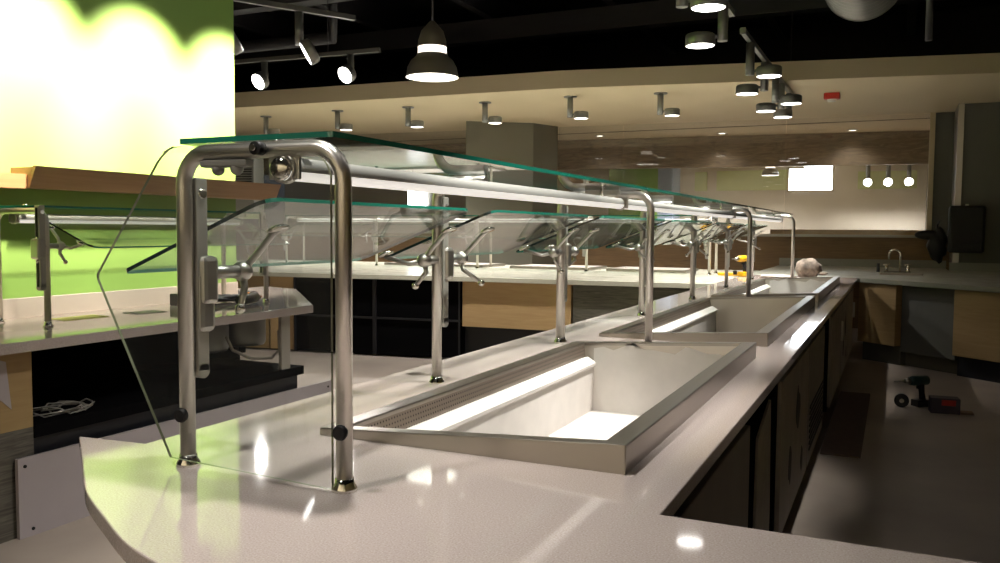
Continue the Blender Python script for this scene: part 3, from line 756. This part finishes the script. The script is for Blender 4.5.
# ================================================================== LEFT COUNTER
lc = [(-3.15, 0), (-3.15, 4.13), (-4.1, 5.17), (-4.5, 5.3), (-4.5, 4.44), (-3.995, 4.44), (-3.995, 0)]
tag(slab(lc, [], CT-.045, CT, M['quartz'], 'left_worktop'), 'pale quartz worktop of the counter along the green wall', 'worktop')
bpy.data.objects['left_worktop'].name = 'counter_worktop'
tag(MB().box(-3.993, -3.97, 0, 4.40, CT, 1.0, M['quartz'], .002).build('backsplash'), 'low pale quartz backsplash at the foot of the green wall', 'backsplash')
t = empty('base_cabinet', (-3.26, 2.38, FLOOR), 0, 'open black counter base below the green wall worktop', 'counter base')
MB().box(-.72, 0, 0, 1.80, .40, .45, M['void']).build('bottom_shelf', None, t)
MB().box(-.72, -.70, 0, 2.02, .0, .78, M['void']).build('back_panel', None, t)
MB().box(-.72, -.02, 0, 1.76, .0, .40, M['kick']).build('plinth', None, t)
MB().box(-.03, -.005, 1.60, 1.68, .45, .785, M['extrusion'], .004).build('upright', None, t)
t2 = empty('counter_end_cabinet', (-3.26, 1.0, FLOOR), 0, 'light wood cabinet end below the green wall worktop at the left edge', 'cabinet')
MB().box(-.72, 0, 0, 1.375, .45, .78, M['maple_dim']).build('carcass', None, t2)
MB().box(-.72, 0, 0, 1.375, 0, .45, M['zebra']).build('striped_plinth', None, t2)
MB().prism([(1.2, .62), (1.28, .54), (1.26, .74), (1.2, .76)], .001, .003, M['board'], axis='X').build('paper_note', None, t2)
bd = empty('leaning_board', (-3.235, 2.28, FLOOR), 0, 'long pale mauve board with corner screws leaning on the counter base', 'board')
MB().prism([(0, .0), (2.15, .0), (2.15, .325), (.0, .335)], -.012, .006, M['board'], axis='X').build('sheet', None, bd)
for (y, z) in [(.03, .3), (.06, .03), (2.1, .29)]:
    MB().cyl((.006, y, z), .007, .004, M['rubber'], 10, (1, 0, 0)).build('screw', None, bd)
gl = guard('sneeze_guard', (-3.53, 4.16, CT), PI, 'smaller glass sneeze guard on the counter in front of the green wall', [0, 1.5], [0, 1.5], top_h=.53, w=.34)
# black pots hanging below
for i, y in enumerate([3.7, 4.02]):
    t = empty('hanging_pot', (-3.6, y, .6), 0, ['grey round warmer pot under the worktop, left one with the hose', 'grey round warmer pot under the worktop at its far end'][i], 'warmer pot')
    MB().lathe([(.0001, .05), (.13, .05), (.14, .07), (.14, .25), (.0001, .25)], M['lampgrey'], 28).build('pot_body', None, t)
    MB().cyl((0, 0, 0), .02, .05, M['rubber']).build('outlet', None, t)
tag(MB().tube([(-3.45, 3.72, .74), (-3.42, 3.74, .66), (-3.38, 3.85, .6), (-3.36, 4.0, .585), (-3.38, 4.1, .62), (-3.42, 4.14, .73)], .009, M['extrusion'], 10).build('hose'), 'grey hose looping below the warmer pots', 'hose')
pts = []
for k in range(60):
    a = k*.45; pts.append((-3.4+.09*math.cos(a)+.01*math.sin(a*2.3), 2.62+.17*math.sin(a)*(.7+.3*math.sin(k*.2)), FLOOR+.458+.006*(k % 5)))
tag(MB().tube(pts, .0035, M['extrusion'], 6).build('coiled_cable'), 'thin white cable coiled on the black shelf of the counter base', 'cable')
# items on worktop
pts = []
for k in range(70):
    a = k*.5; pts.append((-3.72+.05*math.cos(a)+.02*math.sin(k*.31), 3.92+.2*math.sin(a*.9), CT+.014+.025*(.5+.5*math.sin(k*.7))))
tag(MB().tube(pts, .011, M['rubber'], 8).build('cable_bundle'), 'tangled black cable bundle on the green wall worktop', 'cables')
t = empty('power_tool', (-3.5, 3.98, CT), .3, 'black handheld tool lying among the cables on the worktop', 'tool')
MB().tube([(0, -.15, .035), (0, -.1, .04), (0, .06, .042), (0, .1, .035)], [.025, .033, .034, .022], M['blackplastic']).build('housing', None, t)
MB().tube([(0, .1, .035), (0, .16, .035)], [.012, .008], M['copper']).build('nose', None, t)
MB().sphere((.0, -.05, .07), .015, M['copper'], (1, 2.4, .6)).build('brass_fitting', None, t)
tag(MB().box(-3.86, -3.76, 3.7, 3.76, CT, CT+.07, M['blackplastic'], .006).build('black_box'), 'small black box at the backsplash beside the black cables', 'box')
for (x, y, l, lab) in [(-3.72, 2.98, .22, 'yellowish paper sheet lying on the worktop under the tilting glass'), (-3.66, 3.34, .16, 'small pale paper sheet on the worktop right of the yellowish one')]:
    q = MB(); q.prism([(x-.08, y-l/2), (x+.06, y-l/2-.02), (x+.08, y+l/2), (x-.07, y+l/2+.03)], CT+.0005, CT+.002, M['yellowpaper'] if l > .2 else M['board'])
    tag(q.build('paper_sheet'), lab, 'paper')
# wooden valance shelf on green wall
vs = empty('wall_shelf', (-4.0, 2.83, 1.55), 0, 'long pale wooden box shelf across the green wall', 'shelf')
MB().prism([(0, 0), (.135, 0), (.185, .105), (.165, .105), (.125, .02), (0, .02)], 0, 1.83, M['pine'], axis='Y').build('board', None, vs)
for e0 in (0.0, 1.81): MB().prism([(0, .02), (.125, .02), (.16, .1), (0, .1)], e0, e0+.02, M['pine'], axis='Y').build('end_board', None, vs)
vs = empty('wall_shelf', (-4.0, 1.2, 1.545), 0, 'shorter pale wooden shelf board at the left edge of the green wall', 'shelf')
MB().box(0, .12, 0, 1.63, 0, .07, M['pine']).build('board', None, vs)
MB().box(0, .02, .1, .14, -.05, 0, M['pine']).build('cleat', None, vs)

# ================================================================== BACK COUNTER
bc = [(-8.4, 6.62), (-6.13, 6.97), (-3.76, 7.31), (-1.437, 7.47), (-1.437, 10.3), (-8.4, 9.9)]
bwells = [(-5.9, -4.5), (-4.15, -3.15), (-2.95, -2.05)]
bh = [[(a+.03, 9.22), (b-.03, 9.22), (b-.03, 9.83), (a+.03, 9.83)] for a, b in bwells]
tag(slab(bc, bh, CT-.045, CT, M['quartz_pale'], 'back_bar_worktop'), 'long pale greenish worktop of the back bar', 'worktop')
nmw = ['flush food well at the left end of the back bar', 'raised food well of the back bar between the thin posts', 'food well of the back bar nearest the island']
for i, (a, b) in enumerate(bwells):
    t = empty('back_food_well', (a, 9.2, CT), 0, nmw[i], 'food well')
    L = b-a; W = .65; q = MB(); e = .04; hh = .03
    O = [(0, 0), (L, 0), (L, W), (0, W)]; I = [(e, e), (L-e, e), (L-e, W-e), (e, W-e)]
    q._add([(x, y, hh) for x, y in O]+[(x, y, hh) for x, y in I]+[(x, y, 0) for x, y in O],
           [(0, 1, 5, 4), (1, 2, 6, 5), (2, 3, 7, 6), (3, 0, 4, 7), (8, 9, 1, 0), (9, 10, 2, 1), (10, 11, 3, 2), (11, 8, 0, 3)], M['steel_x'])
    bmesh.ops.recalc_face_normals(q.bm, faces=q.bm.faces[:]); q.build('rim', None, t)
    q = MB(); q._add([(x, y, hh) for x, y in I]+[(x, y, -.2) for x, y in I], [(0, 4, 5, 1), (1, 5, 6, 2), (2, 6, 7, 3), (3, 7, 4, 0), (4, 7, 6, 5)], M['film'])
    q.build('tub', None, t)
gb = guard('sneeze_guard', (-1.75, 8.95, CT), PI/2, 'glass sneeze guard standing on the back bar', [0, 1.35, 2.7, 4.1, 5.5], [0, 2.7, 5.5])
# fronts of the back bar
def seg(xa, ya, xb, yb):
    a = Vector((xa, ya)); b = Vector((xb, yb)); return a, (b-a).length, math.atan2(yb-ya, xb-xa)
def front_unit(name, xa, xb, z0, mat, label, kick=True, extra=None):
    f = lambda x: (7.33+(x+3.76)*.0646 if x > -3.76 else 7.33+(x+3.76)*.1435)+.05
    a, L, an = seg(xa, f(xa), xb, f(xb))
    t = empty(name, (a.x, a.y, FLOOR), an, label, 'cabinet')
    MB().box(.004, L-.004, .0, .5, z0, .78, mat, .002).build('front_panel', None, t)
    if kick: MB().box(0, L, .08, .5, 0, z0-.003, M['kick']).build('toe_kick', None, t)
    if extra: extra(t, L)
    return t
front_unit('light_wood_cabinet', -5.95, -5.67, .02, M['maple'], 'narrow light wood cabinet front at the left of the back bar')
def bays(t, L):
    for k in range(3): MB().box(L*k/2-.02 if k else .005, L*k/2+.02 if k < 2 else L-.005, -.02, 0, .02, .78, M['kick']).build('divider', None, t)
    MB().box(0, L, -.02, 0, .38, .4, M['kick']).build('cross_rail', None, t)
front_unit('black_open_bay', -5.66, -3.84, .02, M['void'], 'black open bays under the back bar left of the wood cabinet', False, bays)
front_unit('light_wood_cabinet', -3.83, -2.72, .34, M['maple'], 'wide light wood cabinet front under the back bar')
front_unit('striped_cabinet', -2.71, -1.5, .02, M['zebra'], 'dark striated cabinet front meeting the island', False)
front_unit('light_wood_cabinet', -8.3, -5.96, .02, M['maple_dim'], 'long light wood cabinet front mostly behind the green wall corner')

# ================================================================== SINK COUNTER
sc_ = [(-1.43, 9.26), (-.31, 9.26), (1.7, 7.5), (3.2, 7.3), (3.2, 11.62), (.6, 11.62), (.6, 12.33), (-1.43, 12.16)]
so = slab(sc_, [[(-.15, 10.1), (-.15, 10.6), (.3, 10.6), (.3, 10.1)]], CT-.045, CT, M['quartz_grey'], 'sink_worktop')
tag(so, 'grey quartz worktop with the sink below the right column', 'worktop')
bs = MB(); bs.box(.6, 3.2, 11.6, 11.62, CT, CT+.1, M['quartz_grey']); bs.prism([(-1.43, 12.14), (.6, 12.30), (.6, 12.32), (-1.43, 12.16)], CT, CT+.1, M['quartz_grey'])
tag(bs.build('backsplash'), 'low grey quartz backsplash behind the sink worktop', 'backsplash')
sk = empty('sink_basin', (.075, 10.35, CT), 0, 'stainless undermount sink basin in the grey worktop', 'sink')
q = MB(); q._add([(x, y, z) for z in (0.001, -.18) for x, y in [(-.22, -.24), (.22, -.24), (.22, .24), (-.22, .24)]], [(0, 4, 5, 1), (1, 5, 6, 2), (2, 6, 7, 3), (3, 7, 4, 0), (4, 7, 6, 5)], M['steel_x'])
q.build('bowl', None, sk); MB().cyl((0, 0, -.18), .03, .005, M['chrome']).build('drain', None, sk)
fc = empty('gooseneck_faucet', (.03, 10.75, CT), 0, 'chrome gooseneck faucet with two cross handles behind the sink', 'faucet')
MB().box(-.14, .14, -.03, .03, 0, .015, M['chrome'], .004).build('base_plate', None, fc)
MB().tube([(0.03, 0, .015), (.03, 0, .2)] + arc((-.03, 0, .2), .06, 0, PI, 8)[1:] + [(-.09, 0, .15)], .011, M['chrome'], 12).build('spout', None, fc)
for x in (-.11, .11):
    hnd = MB().lathe([(.0001, .08), (.018, .08), (.02, .05), (.014, .015), (.02, .015)], M['chrome'], 16, (x, 0, 0)).build('handle_body', None, fc)
    MB().tube([(x-.04, 0, .085), (x+.04, 0, .095)], .007, M['chrome'], 8).build('handle_lever', None, hnd)
MB().lathe([(.0001, .1), (.016, .1), (.018, 0)], M['rubber'], 14, (-.2, .02, 0)).build('side_spray', None, fc)
def diag(name, s0, s1, z0, mat, kickmat, label, rec=0, cat='cabinet'):
    p = lambda s: Vector((-.31+s*.752, 9.26-s*.659))
    an = math.atan2(-.659, .752); a = p(s0)
    t = empty(name, (a.x, a.y, FLOOR), an, label, cat); L = s1-s0
    MB().box(.004, L-.004, .03+rec, .45+rec, z0, .78, mat, .002).build('front_panel', None, t)
    MB().box(0, L, .11+rec*1.02, .45+rec, 0, z0-.004, kickmat).build('toe_kick', None, t)
    return t
diag('light_wood_cabinet', -.04, .42, .19, M['maple_dim'], M['column_dark'], 'light wood cabinet door at the island corner below the sink worktop')
diag('open_niche', .43, 1.03, .14, M['column_dark'], M['column'], 'dark grey open knee space below the sink worktop', .06, 'niche')
diag('light_wood_cabinet', 1.04, 2.6, .19, M['maple_dim'], M['kick'], 'light wood cabinet with black toe kick at the right edge')
dp = empty('towel_dispenser', (.76, 11.55, 1.12), 0, 'black paper towel dispenser mounted on the right grey column', 'dispenser')
MB().box(-.19, .19, -.13, .1, 0, .56, M['rubber'], .03).build('cover', None, dp)
MB().box(-.15, .15, -.134, -.12, .05, .13, M['rubber'], .004).build('towel_slot', None, dp)
MB().cyl((0, -.02, .56), .02, .02, M['white'], 12).build('lock_button', None, dp)
bg = empty('hanging_bag', (.46, 11.6, 1.0), 0, 'black cloth bag hanging at the window end beside the right column', 'bag')
MB().sphere((0, 0, .2), .2, M['rubber'], (.55, .4, 1.0), 18, 12, lambda v: 1+.12*math.sin(5*v.x+7*v.z)+.08*math.sin(9*v.y)).build('bag_body', None, bg)
MB().sphere((-.1, 0, .33), .1, M['rubber'], (1.5, .6, .6), 14, 8).build('loose_flap', None, bg)
MB().tube([(0, .0, .36), (.0, .1, .45), (.04, .55, .5)], .012, M['rubber'], 8).build('strap', None, bg)
cbx = empty('cardboard_box', (1.28, 10.55, CT), .4, 'brown cardboard box with open flap at the right edge of the sink worktop', 'box')
MB().box(-.2, .2, -.15, .15, 0, .16, M['kraft'], .003).build('carton', None, cbx)
MB()._add([(-.2, -.15, .16), (.2, -.15, .16), (.1, -.1, .25), (-.15, -.1, .25)], [(0, 1, 2, 3)], M['kraft'])
fl = MB(); fl._add([(-.2, -.15, .16), (.2, -.15, .16), (.16, -.08, .25), (-.16, -.08, .25), (-.2, -.146, .16), (.2, -.146, .16), (.16, -.076, .25), (-.16, -.076, .25)],
               [(0, 1, 2, 3), (7, 6, 5, 4), (0, 4, 5, 1), (1, 5, 6, 2), (2, 6, 7, 3), (3, 7, 4, 0)], M['kraft'])
fl.build('flap', None, cbx)

# ================================================================== LOOSE THINGS
t = empty('bundled_cap', (-.755, 8.78, CT+.022), 0, 'mottled grey fabric cap sitting at the far end of the island', 'cap')
MB().sphere((0, 0, .075), .13, M['cap'], (.95, .95, .82), 24, 14, lambda v: (1 if v.z > -.3 else .94)+.07*math.sin(6*v.x+3*v.y)+.05*math.sin(11*v.z+5*v.x)).build('crown', None, t)
MB().sphere((.12, -.03, .035), .05, M['cap'], (1.1, 1.2, .35)).build('brim', None, t)
q = MB(); q.sphere((0, 0, .015), .12, M['paper'], (1.3, .8, .13), 18, 8, lambda v: 1+.2*math.sin(7*v.x)*math.cos(5*v.y))
tag(q.build('crumpled_cloth'), 'flat crumpled white cloth beside the cap at the far post of the island', 'cloth'); bpy.data.objects['crumpled_cloth'].location = (-1.06, 8.75, CT+.003)
def drill(loc, rz, s, body, label, base, bitl=.1):
    t = empty('cordless_drill', loc, rz, label, 'drill')
    MB().tube([(-.08*s, 0, .19*s), (-.07*s, 0, .19*s), (.05*s, 0, .19*s), (.08*s, 0, .19*s)], [.02*s, .034*s, .036*s, .028*s], body, 18).build('motor_housing', None, t)
    MB().tube([(-.02*s, 0, .17*s), (-.03*s, 0, .1*s), (-.04*s, 0, .04*s)], [.024*s, .02*s, .023*s], M['rubber'], 12).build('grip', None, t)
    MB().box(-.09*s, .03*s, -.04*s, .04*s, 0, .05*s, base, .006*s).build('battery', None, t)
    MB().tube([(.08*s, 0, .19*s), (.12*s, 0, .19*s)], [.024*s, .013*s], M['satin'], 14).build('chuck', None, t)
    MB().tube([(.12*s, 0, .19*s), (.12*s+bitl*s, 0, .19*s)], .004*s, M['satin'], 6).build('drill_bit', None, t)
    MB().box(.0, .012*s, -.008*s, .008*s, .13*s, .155*s, M['rubber']).build('trigger', None, t)
    return t
drill((-1.4, 8.88, CT), -PI*.68, .95, M['yellow'], 'yellow and black cordless drill standing on the island end', M['yellow'], .05)
tl = empty('yellow_tool_case', (-1.55, 9.02, CT), .2, 'small flat yellow tool lying beside the yellow drill', 'tool')
MB().box(-.12, .1, -.05, .05, 0, .03, M['yellow'], .006).build('case', None, tl); MB().box(.03, .07, -.052, .052, .01, .05, M['rubber'], .004).build('clip', None, tl)
drill((.19, 6.98, FLOOR), PI*1.22, 1.02, M['teal'], 'dark green cordless drill standing on the lit floor', M['blackplastic'], .09)
bx = empty('drill_bit_box', (.36, 6.84, FLOOR), .1, 'small dark printed box beside the drill on the floor', 'box')
MB().box(-.1, .09, -.07, .05, 0, .11, M['blueprint'], .004).build('carton', None, bx)
MB().box(-.03, .06, -.0712, -.0702, .06, .1, M['red']).build('red_label', None, bx)
MB().box(.09, .18, -.05, .03, 0, .015, M['kraft'], .002).build('open_flap', None, bx)
tp = empty('tape_measure', (.08, 6.9, FLOOR), 0, 'round black tape measure on the floor left of the drill', 'tape measure')
MB().cyl((0, -.02, .05), .05, .04, M['blackplastic'], 24, (0, 1, 0)).build('case', None, tp); MB().cyl((0, -.024, .05), .016, .004, M['chrome'], 16, (0, 1, 0)).build('hub', None, tp)
# grille unit seen over the left aisle
gr = empty('wall_grille', (-5.8, 6.6, 1.45), .3, 'grey louvred unit with a white light slot beyond the green wall end', 'grille')
MB().box(-.28, .05, 0, .25, 0, .62, M['lampgrey'], .01).build('housing', None, gr)
for k in range(10): MB().box(-.26, .03, -.012, 0, .36+k*.024, .372+k*.024, M['rubber']).build('louvre', None, gr)
MB().box(-.25, .03, -.012, -.002, .28, .3, M['lens_dim']).build('light_slot', None, gr)

def chair():
    t = empty('stacking_chair', (0, 0, 0), 0, 'maroon vinyl stacking chair with chrome back frame beside the camera', 'chair', 'maroon chairs behind the camera seen only in the end glass')
    MB().box(-.22, .22, -.2, .22, .43, .48, M['maroon'], .018).build('seat', None, t)
    q = MB(); q.prism(rounded_poly([(-.21, .58), (.21, .58), (.2, .9), (-.2, .9)], [.03, .03, .1, .1]), -.25, -.22, M['maroon'], axis='Y'); q.build('backrest', None, t)
    for sx in (-1, 1):
        MB().tube([(sx*.2, .2, 0), (sx*.2, .18, .44)], .011, M['chrome'], 8).build('leg', None, t)
        MB().tube([(sx*.2, -.24, 0), (sx*.2, -.2, .44), (sx*.2, -.235, .6)], .011, M['chrome'], 8).build('leg', None, t)
    MB().tube([(-.215, -.235, .56), (-.215, -.24, .85)] + arc((-.13, -.24, .85), .085, PI, PI/2, 5)[1:] + arc((.13, -.24, .85), .085, PI/2, 0, 5) + [(.215, -.235, .56)], .011, M['chrome'], 8).build('back_frame', None, t)
    return t
c0 = chair(); c0.location = (-3.75, -1.3, FLOOR); c0.rotation_euler.z = PI*.1
for i, x in enumerate([-3.25, -2.75]):
    c = copy_tree(c0); c.location = (x, -1.3-.1*i, FLOOR); c.rotation_euler.z = PI*.1
GROUPS = {'track_spotlight': 'grey track spotlights under the dark ceiling', 'soffit_spotlight': 'spotlights along the soffit over the back bar',
          'reflected_spotlight': 'three glowing spotlights built behind the glass for reflections', 'wall_washer': 'wall washer lamps', 'light_track': 'ceiling light tracks',
          'recessed_lamp': 'recessed lamps behind the glass', 'cold_food_well': 'food wells in the island', 'back_food_well': 'food wells in the back bar',
          'undercounter_cabinet': 'grey cabinets under the island', 'hanging_pot': 'warmer pots under the left worktop', 'reflected_panel': 'pale green wall panels built behind the glass for reflections',
          'pendant_lamp': 'bell-shaped pendant lamps', 'sneeze_guard': 'glass sneeze guards on the counters', 'paper_sheet': 'paper sheets on the left worktop'}
for o in bpy.data.objects:
    k = o.name.split('.')[0]
    if o.parent is None and k in GROUPS and 'group' not in o: o['group'] = GROUPS[k]
# ------------------------------------------------------------------ shift everything onto z = 0
for o in bpy.data.objects:
    if o.parent is None and o.type in ('MESH', 'EMPTY', 'LIGHT'):
        o.location.z += DROP
